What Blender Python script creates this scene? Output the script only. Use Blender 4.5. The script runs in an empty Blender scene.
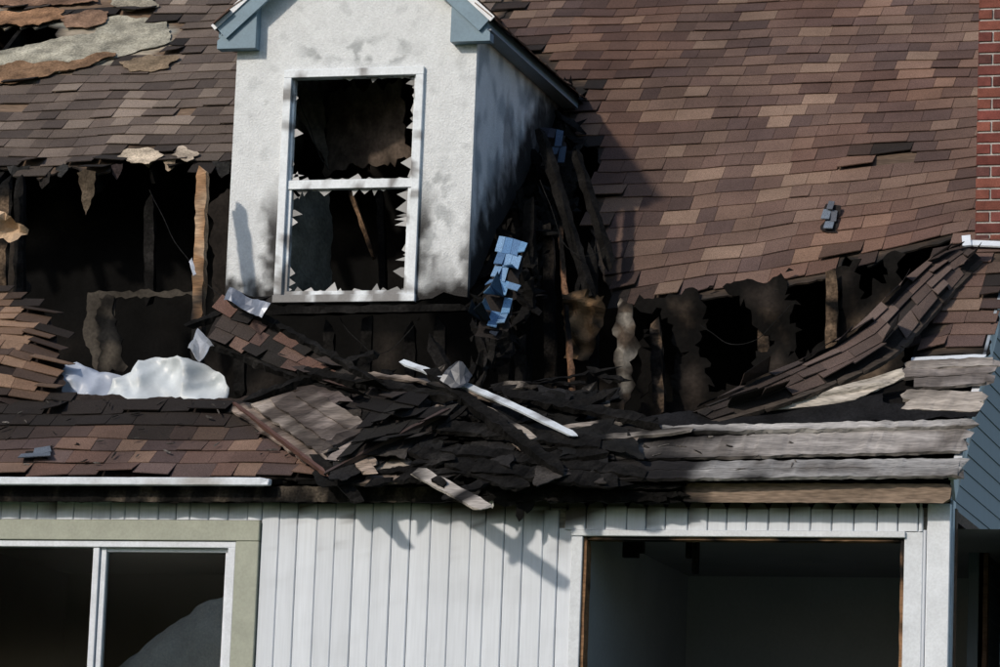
import bpy, math, random
from mathutils import Vector, Matrix, noise
from mathutils.geometry import delaunay_2d_cdt
R=random.Random(11)
V=Vector
sc=bpy.context.scene
# ---------------------------------------------------------------- camera
TH,PH,RO=math.radians(16),math.radians(9.5),math.radians(2.2)
D=25.0; WID=6.5
fwd=V((-math.sin(TH)*math.cos(PH),math.cos(TH)*math.cos(PH),math.sin(PH)))
A=V((0,0,1.7+D*math.sin(PH)))
C=A-fwd*D
r0=V((math.cos(TH),math.sin(TH),0)); u0=r0.cross(fwd)
rt=r0*math.cos(RO)+u0*math.sin(RO); up=u0*math.cos(RO)-r0*math.sin(RO)
cam=bpy.data.cameras.new('camera'); co=bpy.data.objects.new('camera',cam); sc.collection.objects.link(co)
cam.sensor_width=36; cam.lens=36*D/WID; cam.clip_end=2000
m=Matrix((rt,up,-fwd)).transposed().to_4x4(); m.translation=C; co.matrix_world=m
sc.camera=co
FP=1000*D/WID
# survey helpers: photo measurement -> point on a real structural plane
def ray(px,py): return (fwd+rt*((px-500)/FP)+up*((333.5-py)/FP))
def hit(px,py,p,n):
    d=ray(px,py); t=(p-C).dot(n)/d.dot(n); return C+d*t
def oy(px,py,y=0.): return hit(px,py,V((0,y,0)),V((0,1,0)))
def ox(px,py,x): return hit(px,py,V((x,0,0)),V((1,0,0)))
# ---------------------------------------------------------------- main dims
AL=math.radians(39)
YE=-0.20
E=V((0,YE,oy(500,478,YE).z))
S=V((0,math.cos(AL),math.sin(AL))); N=V((0,-math.sin(AL),math.cos(AL)))
def RF(u,v,w=0.): return V((u,E.y,E.z))+S*v+N*w
def ruv(px,py,w=0.):
    p=hit(px,py,E+N*w,N); return (p.x,(p-E).dot(S))
def rp(px,py,w=0.): return hit(px,py,E+N*w,N)
def rz(y): return E.z+(y-YE)*math.tan(AL)
XR=oy(949,560).x
XL=-7.0
YRIDGE=6.3; VR=(YRIDGE-YE)/math.cos(AL)
ZW=oy(500,503).z
YD=rp(470,298).y
# ---------------------------------------------------------------- utils
def cl(x,a=0.,b=1.): return max(a,min(b,x))
def sm(a,b,x):
    t=cl((x-a)/(b-a)); return t*t*(3-2*t)
def mix(a,b,t): return tuple(a[i]*(1-t)+b[i]*t for i in range(3))
def fn(p,s=1.,o=4): return noise.fractal(V(p)*s,0.9,2.1,o)
def inside(x,y,poly):
    c=False; j=len(poly)-1
    for i in range(len(poly)):
        xi,yi=poly[i]; xj,yj=poly[j]
        if (yi>y)!=(yj>y) and x<(xj-xi)*(y-yi)/(yj-yi)+xi: c=not c
        j=i
    return c
def pdist(x,y,poly):
    m=1e9
    for i in range(len(poly)):
        ax,ay=poly[i-1]; bx,by=poly[i]
        dx,dy=bx-ax,by-ay; l=dx*dx+dy*dy
        t=cl(((x-ax)*dx+(y-ay)*dy)/l) if l>0 else 0
        q=(x-ax-dx*t)**2+(y-ay-dy*t)**2
        if q<m: m=q
    return math.sqrt(m)
CHAR=(.008,.0075,.007)
class MB:
    def __init__(s): s.v=[];s.f=[];s.c=[]
    def add(s,vs,fs,cs):
        o=len(s.v); s.v+= [tuple(p) for p in vs]; s.f+=[tuple(i+o for i in f) for f in fs]
        s.c+= cs if isinstance(cs,list) else [cs]*len(vs)
    def obj(s,name,mat,parent=None,solid=0,bevel=0,smooth=False):
        me=bpy.data.meshes.new(name); me.from_pydata(s.v,[],s.f)
        at=me.color_attributes.new('Col','FLOAT_COLOR','POINT')
        fl=[]
        for c in s.c: fl+= [max(0,c[0]),max(0,c[1]),max(0,c[2]),1.]
        at.data.foreach_set('color',fl)
        me.materials.append(mat); me.update()
        if smooth:
            for p in me.polygons: p.use_smooth=True
        o=bpy.data.objects.new(name,me); sc.collection.objects.link(o)
        if parent: o.parent=parent
        if solid:
            k=o.modifiers.new('s','SOLIDIFY'); k.thickness=solid; k.offset=0
        if bevel:
            k=o.modifiers.new('b','BEVEL'); k.width=bevel; k.segments=1
        return o
def box(mb,x0,x1,y0,y1,z0,z1,col=(.5,.5,.5)):
    vs=[(x,y,z) for z in (z0,z1) for y in (y0,y1) for x in (x0,x1)]
    mb.add(vs,[(0,2,3,1),(4,5,7,6),(0,1,5,4),(2,6,7,3),(0,4,6,2),(1,3,7,5)],col)
def beam(mb,p0,p1,w,h,upv=(0,0,1),cf=None,col=(.3,.2,.1),seg=.06,jit=.0,bow=0.,rnd=R):
    p0=V(p0);p1=V(p1);d=p1-p0;L=d.length
    if L<1e-4: return
    dn=d/L; sd=dn.cross(V(upv))
    if sd.length<1e-3: sd=dn.cross(V((1,0.3,0)))
    sd.normalize(); u2=sd.cross(dn)
    n=max(1,int(L/seg)); vs=[];cs=[]
    for i in range(n+1):
        t=i/n; c=p0+d*t+u2*bow*math.sin(math.pi*t)
        for a,b in ((-1,-1),(1,-1),(1,1),(-1,1)):
            k=1-(rnd.random()*.5 if jit and i in (0,n) else 0)
            q=c+sd*(a*w/2*k)+u2*(b*h/2*k)
            if jit: q+=V([noise.noise(q*17+V((7*j,0,0)))*jit for j in range(3)])+ (dn*rnd.uniform(-1,1)*jit*4 if i in(0,n) else V((0,0,0)))
            vs.append(q); cs.append(cf(q,t) if cf else col)
    fs=[]
    for i in range(n):
        o=i*4
        for k in range(4):
            k2=(k+1)%4; fs.append((o+k,o+k2,o+4+k2,o+4+k))
    fs+=[(3,2,1,0),(n*4,n*4+1,n*4+2,n*4+3)]
    mb.add(vs,fs,cs)
def ragp(poly,amp,step,seed):
    out=[]
    for i in range(len(poly)):
        a=V(poly[i]); b=V(poly[(i+1)%len(poly)])
        n=max(1,int((b-a).length/step)); d=(b-a)
        pr=V((-d.y,d.x)); pr=pr/pr.length if pr.length>0 else pr
        for k in range(n):
            q=a+d*(k/n)
            s=(noise.noise(V((q.x*9,q.y*9,seed)))+.6*noise.noise(V((q.x*27,q.y*27,seed+5))))*amp
            if amp: q=q+pr*s
            out.append((q.x,q.y))
    return out
def sheet(mb,poly,f3,cf,res=.06,amp=.02,excl=(),seed=1.,step=.03,rex=0):
    pts=ragp(poly,amp,step if amp else res,seed)
    if rex: excl=[ragp(e,rex,.03,seed+9) for e in excl]
    bnd=len(pts); P2=[V(p) for p in pts]
    xs=[p[0] for p in pts]; ys=[p[1] for p in pts]
    rr=random.Random(int(seed*77))
    x=min(xs)
    while x<max(xs):
        y=min(ys)
        while y<max(ys):
            qx=x+rr.uniform(-.3,.3)*res; qy=y+rr.uniform(-.3,.3)*res
            if inside(qx,qy,pts) and pdist(qx,qy,poly)>res*.4+amp*.7: P2.append(V((qx,qy)))
            y+=res
        x+=res
    r=delaunay_2d_cdt(P2,[(i,(i+1)%bnd) for i in range(bnd)],[],0,1e-5)
    vv,ff=r[0],r[2]
    fs=[]
    for f in ff:
        cx=sum(vv[i].x for i in f)/3; cy=sum(vv[i].y for i in f)/3
        if not inside(cx,cy,pts): continue
        if any(inside(cx,cy,e) for e in excl): continue
        fs.append(tuple(f))
    vs=[];cs=[]
    for q in vv:
        d=pdist(q.x,q.y,poly)
        for e in excl: d=min(d,pdist(q.x,q.y,e))
        vs.append(f3(q.x,q.y)); cs.append(cf(q.x,q.y,d))
    mb.add(vs,fs,cs)
PAL=[(.145,.094,.076),(.122,.08,.066),(.158,.104,.083),(.235,.162,.122),(.105,.068,.058),(.145,.093,.076),(.19,.128,.10),(.13,.086,.071),(.09,.061,.054),(.165,.108,.084),(.11,.074,.066)]
def shingles(mb,poly,f3,pal=PAL,ex=.165,excl=(),miss=.01,char=.22,curl=.006,seed=1,tint=None,wid=(.13,.30)):
    rr=random.Random(seed)
    vmin=min(p[1] for p in poly);vmax=max(p[1] for p in poly)
    umin=min(p[0] for p in poly);umax=max(p[0] for p in poly)
    v=math.floor(vmin/ex)*ex
    while v<vmax:
        u=umin-rr.random()*.3
        rj=rr.uniform(-.004,.004)
        while u<umax:
            w=rr.uniform(*wid); uc=u+w/2;vc=v+ex*.4
            if inside(uc,vc,poly) and not any(inside(uc,vc,e) for e in excl) and rr.random()>miss:
                d=pdist(uc,vc,poly)
                for e in excl: d=min(d,pdist(uc,vc,e))
                de=d
                d+=.10*noise.noise(V((uc*3,vc*3,seed)))
                ch=1-sm(.0,char,d) if char>0 else 0
                col=pal[int(rr.random()*len(pal))%len(pal)]
                k=rr.uniform(.92,1.08); col=tuple(c*k for c in col)
                if tint: col=tint(uc,vc,col)
                col=mix(col,(.018,.016,.015),ch*.95)
                lift=.010+rr.random()*.003+(rr.random()<.3)*.004+(rr.random()**3)*curl*(1+5*(de<.12))
                th=.007
                g=.0015; a=u+g;b=u+w-g
                b0=v+rj-rr.uniform(0,.0025); t=v+ex+.02
                sk=rr.uniform(-.001,.001)*(1+12*(de<.12))
                l2=lift+rr.uniform(-.2,.6)*lift*(de<.15)
                vs=[f3(a,b0+sk,lift),f3(b,b0-sk,l2),f3(b,t,.003),f3(a,t,.003),
                    f3(a,b0+sk,lift-th),f3(b,b0-sk,l2-th),f3(b,t,-.004),f3(a,t,-.004)]
                mb.add(vs,[(0,1,2,3),(4,5,1,0),(5,6,2,1),(7,4,0,3)],[col]*8)
            u+=w
        v+=ex
# ---------------------------------------------------------------- materials
def mat(name,rough=.85,cs=6,var=.25,fs=80,fvar=.2,bs=60,bump=.3,bd=.004,spec=.3,metal=0,stretch=(1,1,1),vor=0):
    m=bpy.data.materials.new(name); m.use_nodes=True; nt=m.node_tree; ns=nt.nodes; L=nt.links
    b=ns['Principled BSDF']; b.inputs['Roughness'].default_value=rough; b.inputs['Metallic'].default_value=metal
    b.inputs['Specular IOR Level'].default_value=spec
    at=ns.new('ShaderNodeAttribute'); at.attribute_name='Col'
    tc=ns.new('ShaderNodeTexCoord'); mp=ns.new('ShaderNodeMapping'); mp.inputs['Scale'].default_value=stretch
    L.new(tc.outputs['Object'],mp.inputs[0])
    def nz(s,det=3):
        n=ns.new('ShaderNodeTexNoise'); n.inputs['Scale'].default_value=s; n.inputs['Detail'].default_value=det
        L.new(mp.outputs[0],n.inputs['Vector']); return n
    def mr(n,v):
        r=ns.new('ShaderNodeMapRange'); r.inputs['From Min'].default_value=.3;r.inputs['From Max'].default_value=.7
        r.inputs['To Min'].default_value=1-v;r.inputs['To Max'].default_value=1+v; L.new(n.outputs['Fac'],r.inputs['Value']); return r
    a=mr(nz(cs),var);c=mr(nz(fs,1),fvar)
    mu=ns.new('ShaderNodeMath'); mu.operation='MULTIPLY'; L.new(a.outputs[0],mu.inputs[0]);L.new(c.outputs[0],mu.inputs[1])
    sv=ns.new('ShaderNodeVectorMath'); sv.operation='SCALE'; L.new(at.outputs['Color'],sv.inputs[0]);L.new(mu.outputs[0],sv.inputs['Scale'])
    L.new(sv.outputs[0],b.inputs['Base Color'])
    bp=ns.new('ShaderNodeBump'); bp.inputs['Strength'].default_value=bump; bp.inputs['Distance'].default_value=bd
    if vor:
        vn=ns.new('ShaderNodeTexVoronoi'); vn.inputs['Scale'].default_value=vor; L.new(mp.outputs[0],vn.inputs['Vector'])
        L.new(vn.outputs['Distance'],bp.inputs['Height']); bp.invert=True
    else: L.new(nz(bs,3).outputs['Fac'],bp.inputs['Height'])
    L.new(bp.outputs[0],b.inputs['Normal'])
    return m
M_SH=mat('asphalt_shingle',.95,2.5,.16,190,.45,220,.5,.003,.15)
M_STU=mat('stucco',.9,9,.05,70,.06,75,.8,.008,.2)
M_PNT=mat('painted_board',.6,10,.04,60,.04,40,.12,.002,.35,stretch=(1,1,.06))
M_TRM=mat('painted_trim',.5,8,.08,60,.06,60,.2,.002,.4)
M_WD=mat('weathered_wood',.85,16,.30,90,.28,70,.6,.004,.2,stretch=(.15,1,1))
M_CH=mat('charred_wood',.9,9,.5,60,.4,60,.6,.006,.10,vor=28)
M_DRY=mat('burned_drywall',.95,4,.40,40,.2,40,.4,.006,.1)
M_MET=mat('flashing_metal',.4,8,.2,40,.1,30,.2,.003,.5,metal=.5)
M_BR=mat('brick',.9,12,.25,120,.2,120,.6,.004,.2)
M_FELT=mat('tar_felt',.9,6,.4,60,.3,12,.5,.02,.1)
M_INS=mat('insulation',1,5,.12,60,.1,14,.5,.02,.1)
M_INT=mat('interior_plaster',.9,1.5,.10,40,.04,60,.1,.002,.2)
M_PLA=mat('white_plastic',.4,4,.05,40,.03,9,.2,.01,.4)
gm=bpy.data.materials.new('window_glass'); gm.use_nodes=True; nt=gm.node_tree; nt.nodes.clear()
o_=nt.nodes.new('ShaderNodeOutputMaterial');mx=nt.nodes.new('ShaderNodeMixShader');tr=nt.nodes.new('ShaderNodeBsdfTransparent');gl=nt.nodes.new('ShaderNodeBsdfGlossy')
fr=nt.nodes.new('ShaderNodeFresnel'); fr.inputs[0].default_value=1.6
tr.inputs[0].default_value=(.82,.85,.85,1); gl.inputs['Roughness'].default_value=.08
nt.links.new(fr.outputs[0],mx.inputs[0]);nt.links.new(tr.outputs[0],mx.inputs[1]);nt.links.new(gl.outputs[0],mx.inputs[2]);nt.links.new(mx.outputs[0],o_.inputs[0])
def empty(n):
    e=bpy.data.objects.new(n,None); sc.collection.objects.link(e); return e
H=empty('burned_house')
def charc(q,t=0):
    k=noise.noise(V(q)*6); g=.005+.010*cl(k+.2)
    return (g*1.06,g,g*.96)
def woodchar(w,bias=0.,s=5):
    def f(q,t=0):
        k=sm(-.12,.12,noise.noise(V(q)*s)+.4*noise.noise(V(q)*s*4)+bias)
        return mix(charc(q),w,k)
    return f
# ================================================================ FACADE
L0=oy(-35,600).x; L1=oy(235,600).x; LZ=oy(150,541).z; LB=LZ-1.5
R0=oy(584,600).x; R1=oy(902,600).x; RZ=oy(740,538).z; RB=RZ-1.6
ops=[(L0,L1,LB,LZ),(R0,R1,RB,RZ)]
core=MB()
xs=[XL,L0,L1,R0,R1,XR-.004]
for i in range(5):
    a,b=xs[i],xs[i+1]
    if i in(1,3):
        o=ops[0 if i==1 else 1]
        box(core,a,b,.005,.12,0,o[2],(.3,.28,.25)); box(core,a,b,.005,.12,o[3],ZW-.02,(.12,.1,.09))
    else: box(core,a,b,.005,.12,0,ZW-.02,(.25,.23,.2))
core.obj('front_wall_core',M_WD,H)
sd=MB()
WHITE=(.675,.72,.785)
XS=oy(520,505).x
def board(x0,x1,z0,z1,y0,y1,scal=False,k=1.,topdirt=.5):
    n=max(2,int((z1-z0)/.03)); vs=[];cs=[];fs=[]
    def colr(x,z):
        c=tuple(a*k for a in WHITE)
        nn=fn((x*6,0,z*3)); h=ZW-z
        d=sm(.10,0,h)*.25*topdirt+.08*sm(.1,.7,nn)
        d+= .75*sm(.32,.5,noise.noise(V((x*26,3,z*4)))+.25*noise.noise(V((x*60,0,z*40))))*sm(.45,.0,h)
        # smoke scorching under the collapsed eave
        d+= .97*sm(.0,.5,1-abs(x-XS)/.60+.5*noise.noise(V((x*15,1,z*6))))*sm(.17,.02,h+.10*noise.noise(V((x*18,0,z*4))))
        d+= .75*sm(.055,.0,h+.04*noise.noise(V((x*14,5,z*4))))*sm(.2,-.2,abs(x)-2.6)
        return mix(c,(.075,.065,.058),cl(d))
    bev=.006
    prof=[(x0,y1),(x0,y0+bev),(x0+bev,y0),(x1-bev,y0),(x1,y0+bev),(x1,y1)]
    for i in range(n+1):
        z=z0+(z1-z0)*i/n
        for (x,y) in prof:
            zz=z
            if scal and i==n:
                t=(x-(x0+x1)/2)/((x1-x0)/2); zz=z-.04*t*t
            vs.append((x,y,zz)); cs.append(colr(x,z))
    for i in range(n):
        for j in range(5):
            a=i*6+j; fs.append((a,a+1,a+7,a+6))
    if scal:
        o=n*6; arc=[]
        for j in range(1,8):
            t=-1+2*j/8; x=(x0+x1)/2+t*(x1-x0)/2
            arc.append(len(vs)); vs.append((x,y0,z1-.04*t*t*t*t+.014*(1-t*t))); cs.append(colr(x,z1))
        fs.append(tuple([o+2]+[o+3]+arc[::-1]))
    else: fs.append(tuple(n*6+j for j in (0,1,2,3,4,5)))
    sd.add(vs,fs,cs)
rr=random.Random(3)
x=XL; cuts=[L0-.17,L1+.17,R0-.03,R1+.01]
VZ=oy(740,531).z
xv0=oy(566,520).x; xv1=oy(921,520).x
while x<XR-.03:
    w=rr.choice([.125,.13,.135,.14,.10]); e=min(x+w,XR-.002)
    for c_ in cuts:
        if x+.01<c_<e: e=c_
    g=rr.uniform(.002,.007); k=rr.uniform(.93,1.03); mid=(x+e)/2; y0=-.016-rr.random()*.006
    segs=[(0,ZW-rr.uniform(.0,.012))]
    for (a,b,lo,hi) in ops:
        pad=.17 if a==L0 else .02
        if a-pad<mid<b+pad:
            top=hi+(.14 if a==L0 else .03)
            segs=[(0,lo-.06),(top,segs[0][1])]
    inv=xv0<mid<xv1
    for (z0,z1) in segs:
        if inv and z1>VZ: z1=VZ+.01
        if z1-z0>.02: board(x+g/2,e-g/2,z0,z1,y0,.004,k=k)
    x=e
x=xv0
while x<xv1:
    w=rr.uniform(.12,.15); e=min(x+w,xv1+.02)
    board(x+.003,e-.003,VZ,ZW+rr.uniform(-.006,.012),-.036,-.002,True,rr.uniform(.95,1.03),1.0); x=e
x=oy(533,505).x
while x<xv0-.02:
    board(x+.002,x+.125,ZW-.05,ZW+rr.uniform(-.03,.01),-.036,-.018,True,1,1.0); x+=.13
sd.obj('white_board_siding',M_PNT,H)
tm=MB()
OFF=(.64,.68,.73)
box(tm,R0-.09,R1+.02,-.047,.0,RZ+.003,VZ-.002,OFF)
box(tm,R0-.085,R0-.012,-.040,.0,RB,RZ,OFF)
box(tm,R1+.012,R1+.13,-.028,.0,0,VZ,OFF)
box(tm,XR-.13,XR+.012,-.052,.0,0,ZW+.0,(.68,.72,.77))
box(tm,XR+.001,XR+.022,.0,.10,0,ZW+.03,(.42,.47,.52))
tm.obj('white_trim',M_TRM,H,bevel=.004)
jb=MB()
raw=woodchar((.23,.13,.07),.25)
beam(jb,(R0+.0,.04,RB),(R0+.0,.04,RZ),.022,.12,(0,1,0),raw,jit=.004)
beam(jb,(R1+.0,.04,RB),(R1+.0,.04,RZ),.022,.12,(0,1,0),raw,jit=.006)
beam(jb,(R0,.04,RZ-.006),(R1,.04,RZ-.006),.12,.022,(0,0,1),woodchar((.2,.12,.07),.05),jit=.004)
jb.obj('rough_window_jambs',M_WD,H)
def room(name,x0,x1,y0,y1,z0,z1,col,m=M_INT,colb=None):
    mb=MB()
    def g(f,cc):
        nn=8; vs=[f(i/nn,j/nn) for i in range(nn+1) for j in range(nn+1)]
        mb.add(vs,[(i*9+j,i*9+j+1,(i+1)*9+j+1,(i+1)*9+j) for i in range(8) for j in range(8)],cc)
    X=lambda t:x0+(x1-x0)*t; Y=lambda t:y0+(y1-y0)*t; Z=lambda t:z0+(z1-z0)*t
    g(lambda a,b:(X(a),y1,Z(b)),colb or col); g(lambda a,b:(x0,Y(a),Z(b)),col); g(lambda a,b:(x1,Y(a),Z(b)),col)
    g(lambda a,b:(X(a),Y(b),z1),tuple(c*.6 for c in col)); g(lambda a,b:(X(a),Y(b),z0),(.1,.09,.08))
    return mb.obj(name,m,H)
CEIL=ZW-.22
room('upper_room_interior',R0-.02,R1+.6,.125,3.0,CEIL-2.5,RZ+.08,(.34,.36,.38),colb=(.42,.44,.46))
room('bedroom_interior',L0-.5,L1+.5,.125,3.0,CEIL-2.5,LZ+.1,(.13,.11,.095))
hb=MB()  # plain black bits hanging inside the window head, no lamp
for (px,py,w,h) in ((630,547,.10,.06),(695,549,.035,.16),(688,545,.03,.06),(640,544,.04,.03)):
    p=oy(px,py,.5); box(hb,p.x-w/2,p.x+w/2,.5,.56,RZ+.08-h-.09,RZ+.079,(.01,.01,.01))
hb.obj('hanging_black_bits',M_CH,H)
# left sliding window
lw=MB(); GB=(.33,.35,.29)
box(lw,L0-.16,L1+.16,-.045,.0,LZ+.0,LZ+.135,GB)
box(lw,L1+.0,L1+.16,-.042,.0,LB-.12,LZ-.002,GB); box(lw,L0-.16,L0,-.042,.0,LB-.12,LZ-.002,GB)
box(lw,L0,L1,-.06,.0,LB-.12,LB,GB)
lw.obj('sage_window_casing',M_TRM,H,bevel=.004)
lf=MB(); WF=(.66,.70,.76)
box(lf,L0+.002,L1-.002,-.03,.08,LZ-.045,LZ-.003,WF);box(lf,L0+.002,L1-.002,-.03,.08,LB+.003,LB+.06,WF)
box(lf,L1-.055,L1-.003,-.031,.08,LB+.06,LZ-.045,WF);box(lf,L0+.003,L0+.055,-.031,.08,LB+.06,LZ-.045,WF)
xm=oy(98,600).x
box(lf,xm-.045,xm-.002,-.02,.03,LB+.062,LZ-.047,WF);box(lf,xm+.003,xm+.042,.0,.06,LB+.062,LZ-.047,WF)
box(lf,xm+.043,L1-.06,.01,.05,LZ-.072,LZ-.047,WF); box(lf,L1-.085,L1-.058,.01,.05,LB+.06,LZ-.074,WF)
lf.obj('sliding_window_frame',M_TRM,H,bevel=.003)
gs=MB()
gs.add([(L0+.05,.012,LB+.05),(xm,.012,LB+.05),(xm,.012,LZ-.04),(L0+.05,.012,LZ-.04)],[(0,1,2,3)],(1,1,1))
gs.add([(xm,.032,LB+.05),(L1-.05,.032,LB+.05),(L1-.05,.032,LZ-.04),(xm,.032,LZ-.04)],[(0,1,2,3)],(1,1,1))
gs.obj('window_glass_pane',gm,H)
# pale mound set behind the glass: sloping drift with soft lumps
hp=MB(); n=50; xa=xm+.02; xb=L1+.05; zb0=LB-.05
tz=oy(215,594,.2).z; tl=oy(112,668,.2).z
vs=[]
for i in range(n+1):
    for j in range(n+1):
        s=i/n; t=j/n
        top=tl+(tz-tl)*(sm(-.05,.78,s)**.75)-.05*sm(.8,1,s)+.03*noise.noise(V((s*5,2,0)))+.015*noise.noise(V((s*15,2,4)))
        z=zb0+(top-zb0)*math.sin(t*math.pi/2)
        y=.11+.25*(1-math.cos(t*math.pi/2))+.05*fn((s*4,t*4,1))
        vs.append((xa+(xb-xa)*s,max(.085,y),z))
hp.add(vs,[(i*(n+1)+j,(i+1)*(n+1)+j,(i+1)*(n+1)+j+1,i*(n+1)+j+1) for i in range(n) for j in range(n)],(.42,.455,.48))
hp.obj('pale_window_mound',M_INS,H,smooth=True)
# ================================================================ SIDE (gable) WALL
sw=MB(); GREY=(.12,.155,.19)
wy0,wy1=.14,ox(983,600,XR).y; wz1=ox(968,534,XR).z; wz0=wz1-1.5
YB=2*YRIDGE-YE-.3
def swb(y0,y1,z0,z1,c=GREY): box(sw,XR-.10,XR,y0,y1,z0,z1,c)
swb(.0,wy0,0,ZW);swb(wy0,wy1,wz1,ZW);swb(wy0,wy1,0,wz0);swb(wy1,YB,0,ZW)
vs=[(XR,0,ZW),(XR,0,rz(0)-.06),(XR,YRIDGE,rz(YRIDGE)-.06),(XR,YB,ZW)]
sw.add(vs,[(0,1,2,3)],GREY)
vs=[(XR-.1,0,ZW),(XR-.1,0,rz(0)-.06),(XR-.1,YRIDGE,rz(YRIDGE)-.06),(XR-.1,YB,ZW)]
sw.add(vs,[(3,2,1,0)],CHAR)
sw.obj('gable_side_wall',M_PNT,H)
cb=MB(); z=.2; rs0=random.Random(4)
while z<rz(YRIDGE)-.3:
    ya=.0 if z+.13<ZW else (z+.13-E.z+.12)/math.tan(AL)+YE
    ya=max(ya,.11); yb=YB if z<ZW else 2*YRIDGE-ya
    parts=[(ya,yb)]
    if wz0-.1<z+.06<wz1+.07: parts=[(wy1+.075,yb)]
    for (a_,b_) in parts:
        if b_-a_>.1:
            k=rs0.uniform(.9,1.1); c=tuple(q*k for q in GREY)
            cb.add([(XR+.010,a_,z),(XR+.010,b_,z),(XR+.003,b_,z+.125),(XR+.003,a_,z+.125),(XR+.002,a_,z),(XR+.002,b_,z)],[(0,1,2,3),(4,5,1,0)],c)
    z+=.12
cb.obj('gable_clapboards',M_PNT,H)
sw=MB()
box(sw,XR-.03,XR+.03,wy0-.07,wy0,wz0,wz1+.08,(.12,.075,.05));box(sw,XR-.03,XR+.03,wy1,wy1+.07,wz0,wz1+.08,(.12,.075,.05))
box(sw,XR-.03,XR+.028,wy0,wy1,wz1,wz1+.07,(.12,.075,.05))
sw.obj('side_window_frame',M_WD,H)
sw=MB(); box(sw,XR-.09,XR-.06,wy0+.02,wy0+.45,wz0,wz1-.08,(.45,.48,.5)); sw.obj('side_window_blind',M_PNT,H)
rk=MB()
beam(rk,RF(XR+.045,-.02,-.07),RF(XR+.045,VR,-.07),.02,.15,N,woodchar((.30,.34,.38),.15),seg=.1)
beam(rk,RF(XR+.05,-.02,.012),RF(XR+.05,ruv(1000,360)[1],.012),.05,.012,N,col=(.6,.62,.65))
rk.obj('rake_board',M_TRM,H)
# ================================================================ ROOF
XK=XR+.06
XDL=oy(231,200,YD).x; XDR=oy(472,200,YD).x; XPK=(XDL+XDR)/2
ZE=oy(475,14,YD).z; ZPK=oy((231+474)/2,-92,YD).z
yv1=YE+(ZE-E.z)/math.tan(AL); yv2=YE+(ZPK-E.z)/math.tan(AL)
vv=lambda y:(y-YE)/math.cos(AL)
def pu(l): return [ruv(*p) for p in l]
vt=ruv(800,40)[1]; vl=ruv(800,247)[1]; uR=ruv(955,240)[0]
uL=ruv(610,240)[0]
def WR(u,v,w=0.):
    a=cl((uR-u)/(uR-uL)); b=cl((vt-v)/(vt-vl),0,1.3)
    s=.46*(a**.75)*(b**2.0)
    s+=.020*noise.noise(V((u*1.6,v*1.6,3)))+.040*b*noise.noise(V((u*2.6,v*1.3,8)))*a
    p=RF(u,v,w); p.z-=s; p.y-=.12*s
    return p
right=pu([(590,84),(556,118),(598,136),(604,158),(588,176),(596,200),(604,222),(625,248),(700,250),(800,250),(838,246),(846,232),(858,236),(868,244),(900,238),(952,236),(940,275),(926,310),(912,354)])
right+=[(XK,ruv(1000,354)[1]),(XK,VR),(XPK,VR),(XPK,vv(yv2)),(XDR+.12,vv(yv1))]
left=[(XL,VR),(XPK,VR),(XPK,vv(yv2)),(XDL-.12,vv(yv1)),(XDL-.005,ruv(233,160)[1])]+pu([(233,163),(218,158),(205,172),(190,160),(170,166),(150,148),(128,150),(110,170),(92,176),(72,166),(40,178),(20,166),(-30,172)])+[(XL,ruv(-30,172)[1])]
hole_tl=pu([(-30,26),(20,27),(58,28),(52,40),(20,50),(-30,53)])
bare_tl=pu([(-60,80),(-60,4),(20,12),(50,18),(110,14),(170,22),(176,46),(130,60),(95,66),(55,76),(10,84)])
bare_t2=pu([(30,-20),(140,-20),(145,10),(100,14),(50,8)])
hole_r=pu([(868,143),(893,146),(896,157),(872,158)])
def warmtint(u,v,c):  # random shingle tone, with warm patches of sunlight put into the colour
    k=.97+.24*fn((u*.9,v*.9,4)); k*=1-.3*(1-sm(0,1.0,u-uL+.25*noise.noise(V((u*2,v*2,0)))))
    w_=sm(.0,.35,noise.noise(V((u*.8,v*.9,11)))+.1)
    return (c[0]*k*(1+.10*w_),c[1]*k,c[2]*k*(1-.06*w_))
def lefttint(u,v,c):
    g=sum(c)/3; k=sm(-.3,.3,noise.noise(V((u*1.5,v*2,2)))); c=mix(c,(g*1.05,g*.94,g*.80),.6)
    return tuple(a*(1.15-.3*k) for a in c)
ro=MB(); shingles(ro,right,WR,excl=[hole_r],tint=warmtint,seed=5,char=.14,miss=.003); ro.obj('right_roof_shingles',M_SH,H)
WL=lambda u,v,w=0.: RF(u,v,w+.02*noise.noise(V((u*2,v*2,0)))*1.0)
ro=MB(); shingles(ro,left,WL,excl=[bare_tl,bare_t2],tint=lefttint,seed=8,char=.20,miss=.02,curl=.014); ro.obj('left_roof_shingles',M_SH,H)
def deckc(u,v,d):
    k=sm(.0,.16,d+.1*noise.noise(V((u*4,v*4,0))))
    return mix((.012,.011,.010),(.10,.07,.05),k)
dk=MB(); sheet(dk,right,lambda u,v:WR(u,v,-.012),deckc,res=.12,amp=.03,seed=2)
dk.obj('right_roof_deck',M_WD,H,solid=.014)
def deckl(u,v,d):
    k=sm(.0,.10,d+.1*noise.noise(V((u*4,v*4,0))))
    c=mix((.34,.29,.22),(.23,.23,.2),sm(-.15,.2,noise.noise(V((u*2.2,v*5,1)))))
    if not inside(u,v,bare_tl): c=(.16,.11,.075)
    return mix((.02,.017,.015),c,k)
dk=MB(); sheet(dk,left,lambda u,v:WL(u,v,-.012),deckl,res=.09,amp=.04,excl=[hole_tl],seed=4)
dk.obj('left_roof_deck',M_WD,H,solid=.014)
ft=MB()
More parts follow.
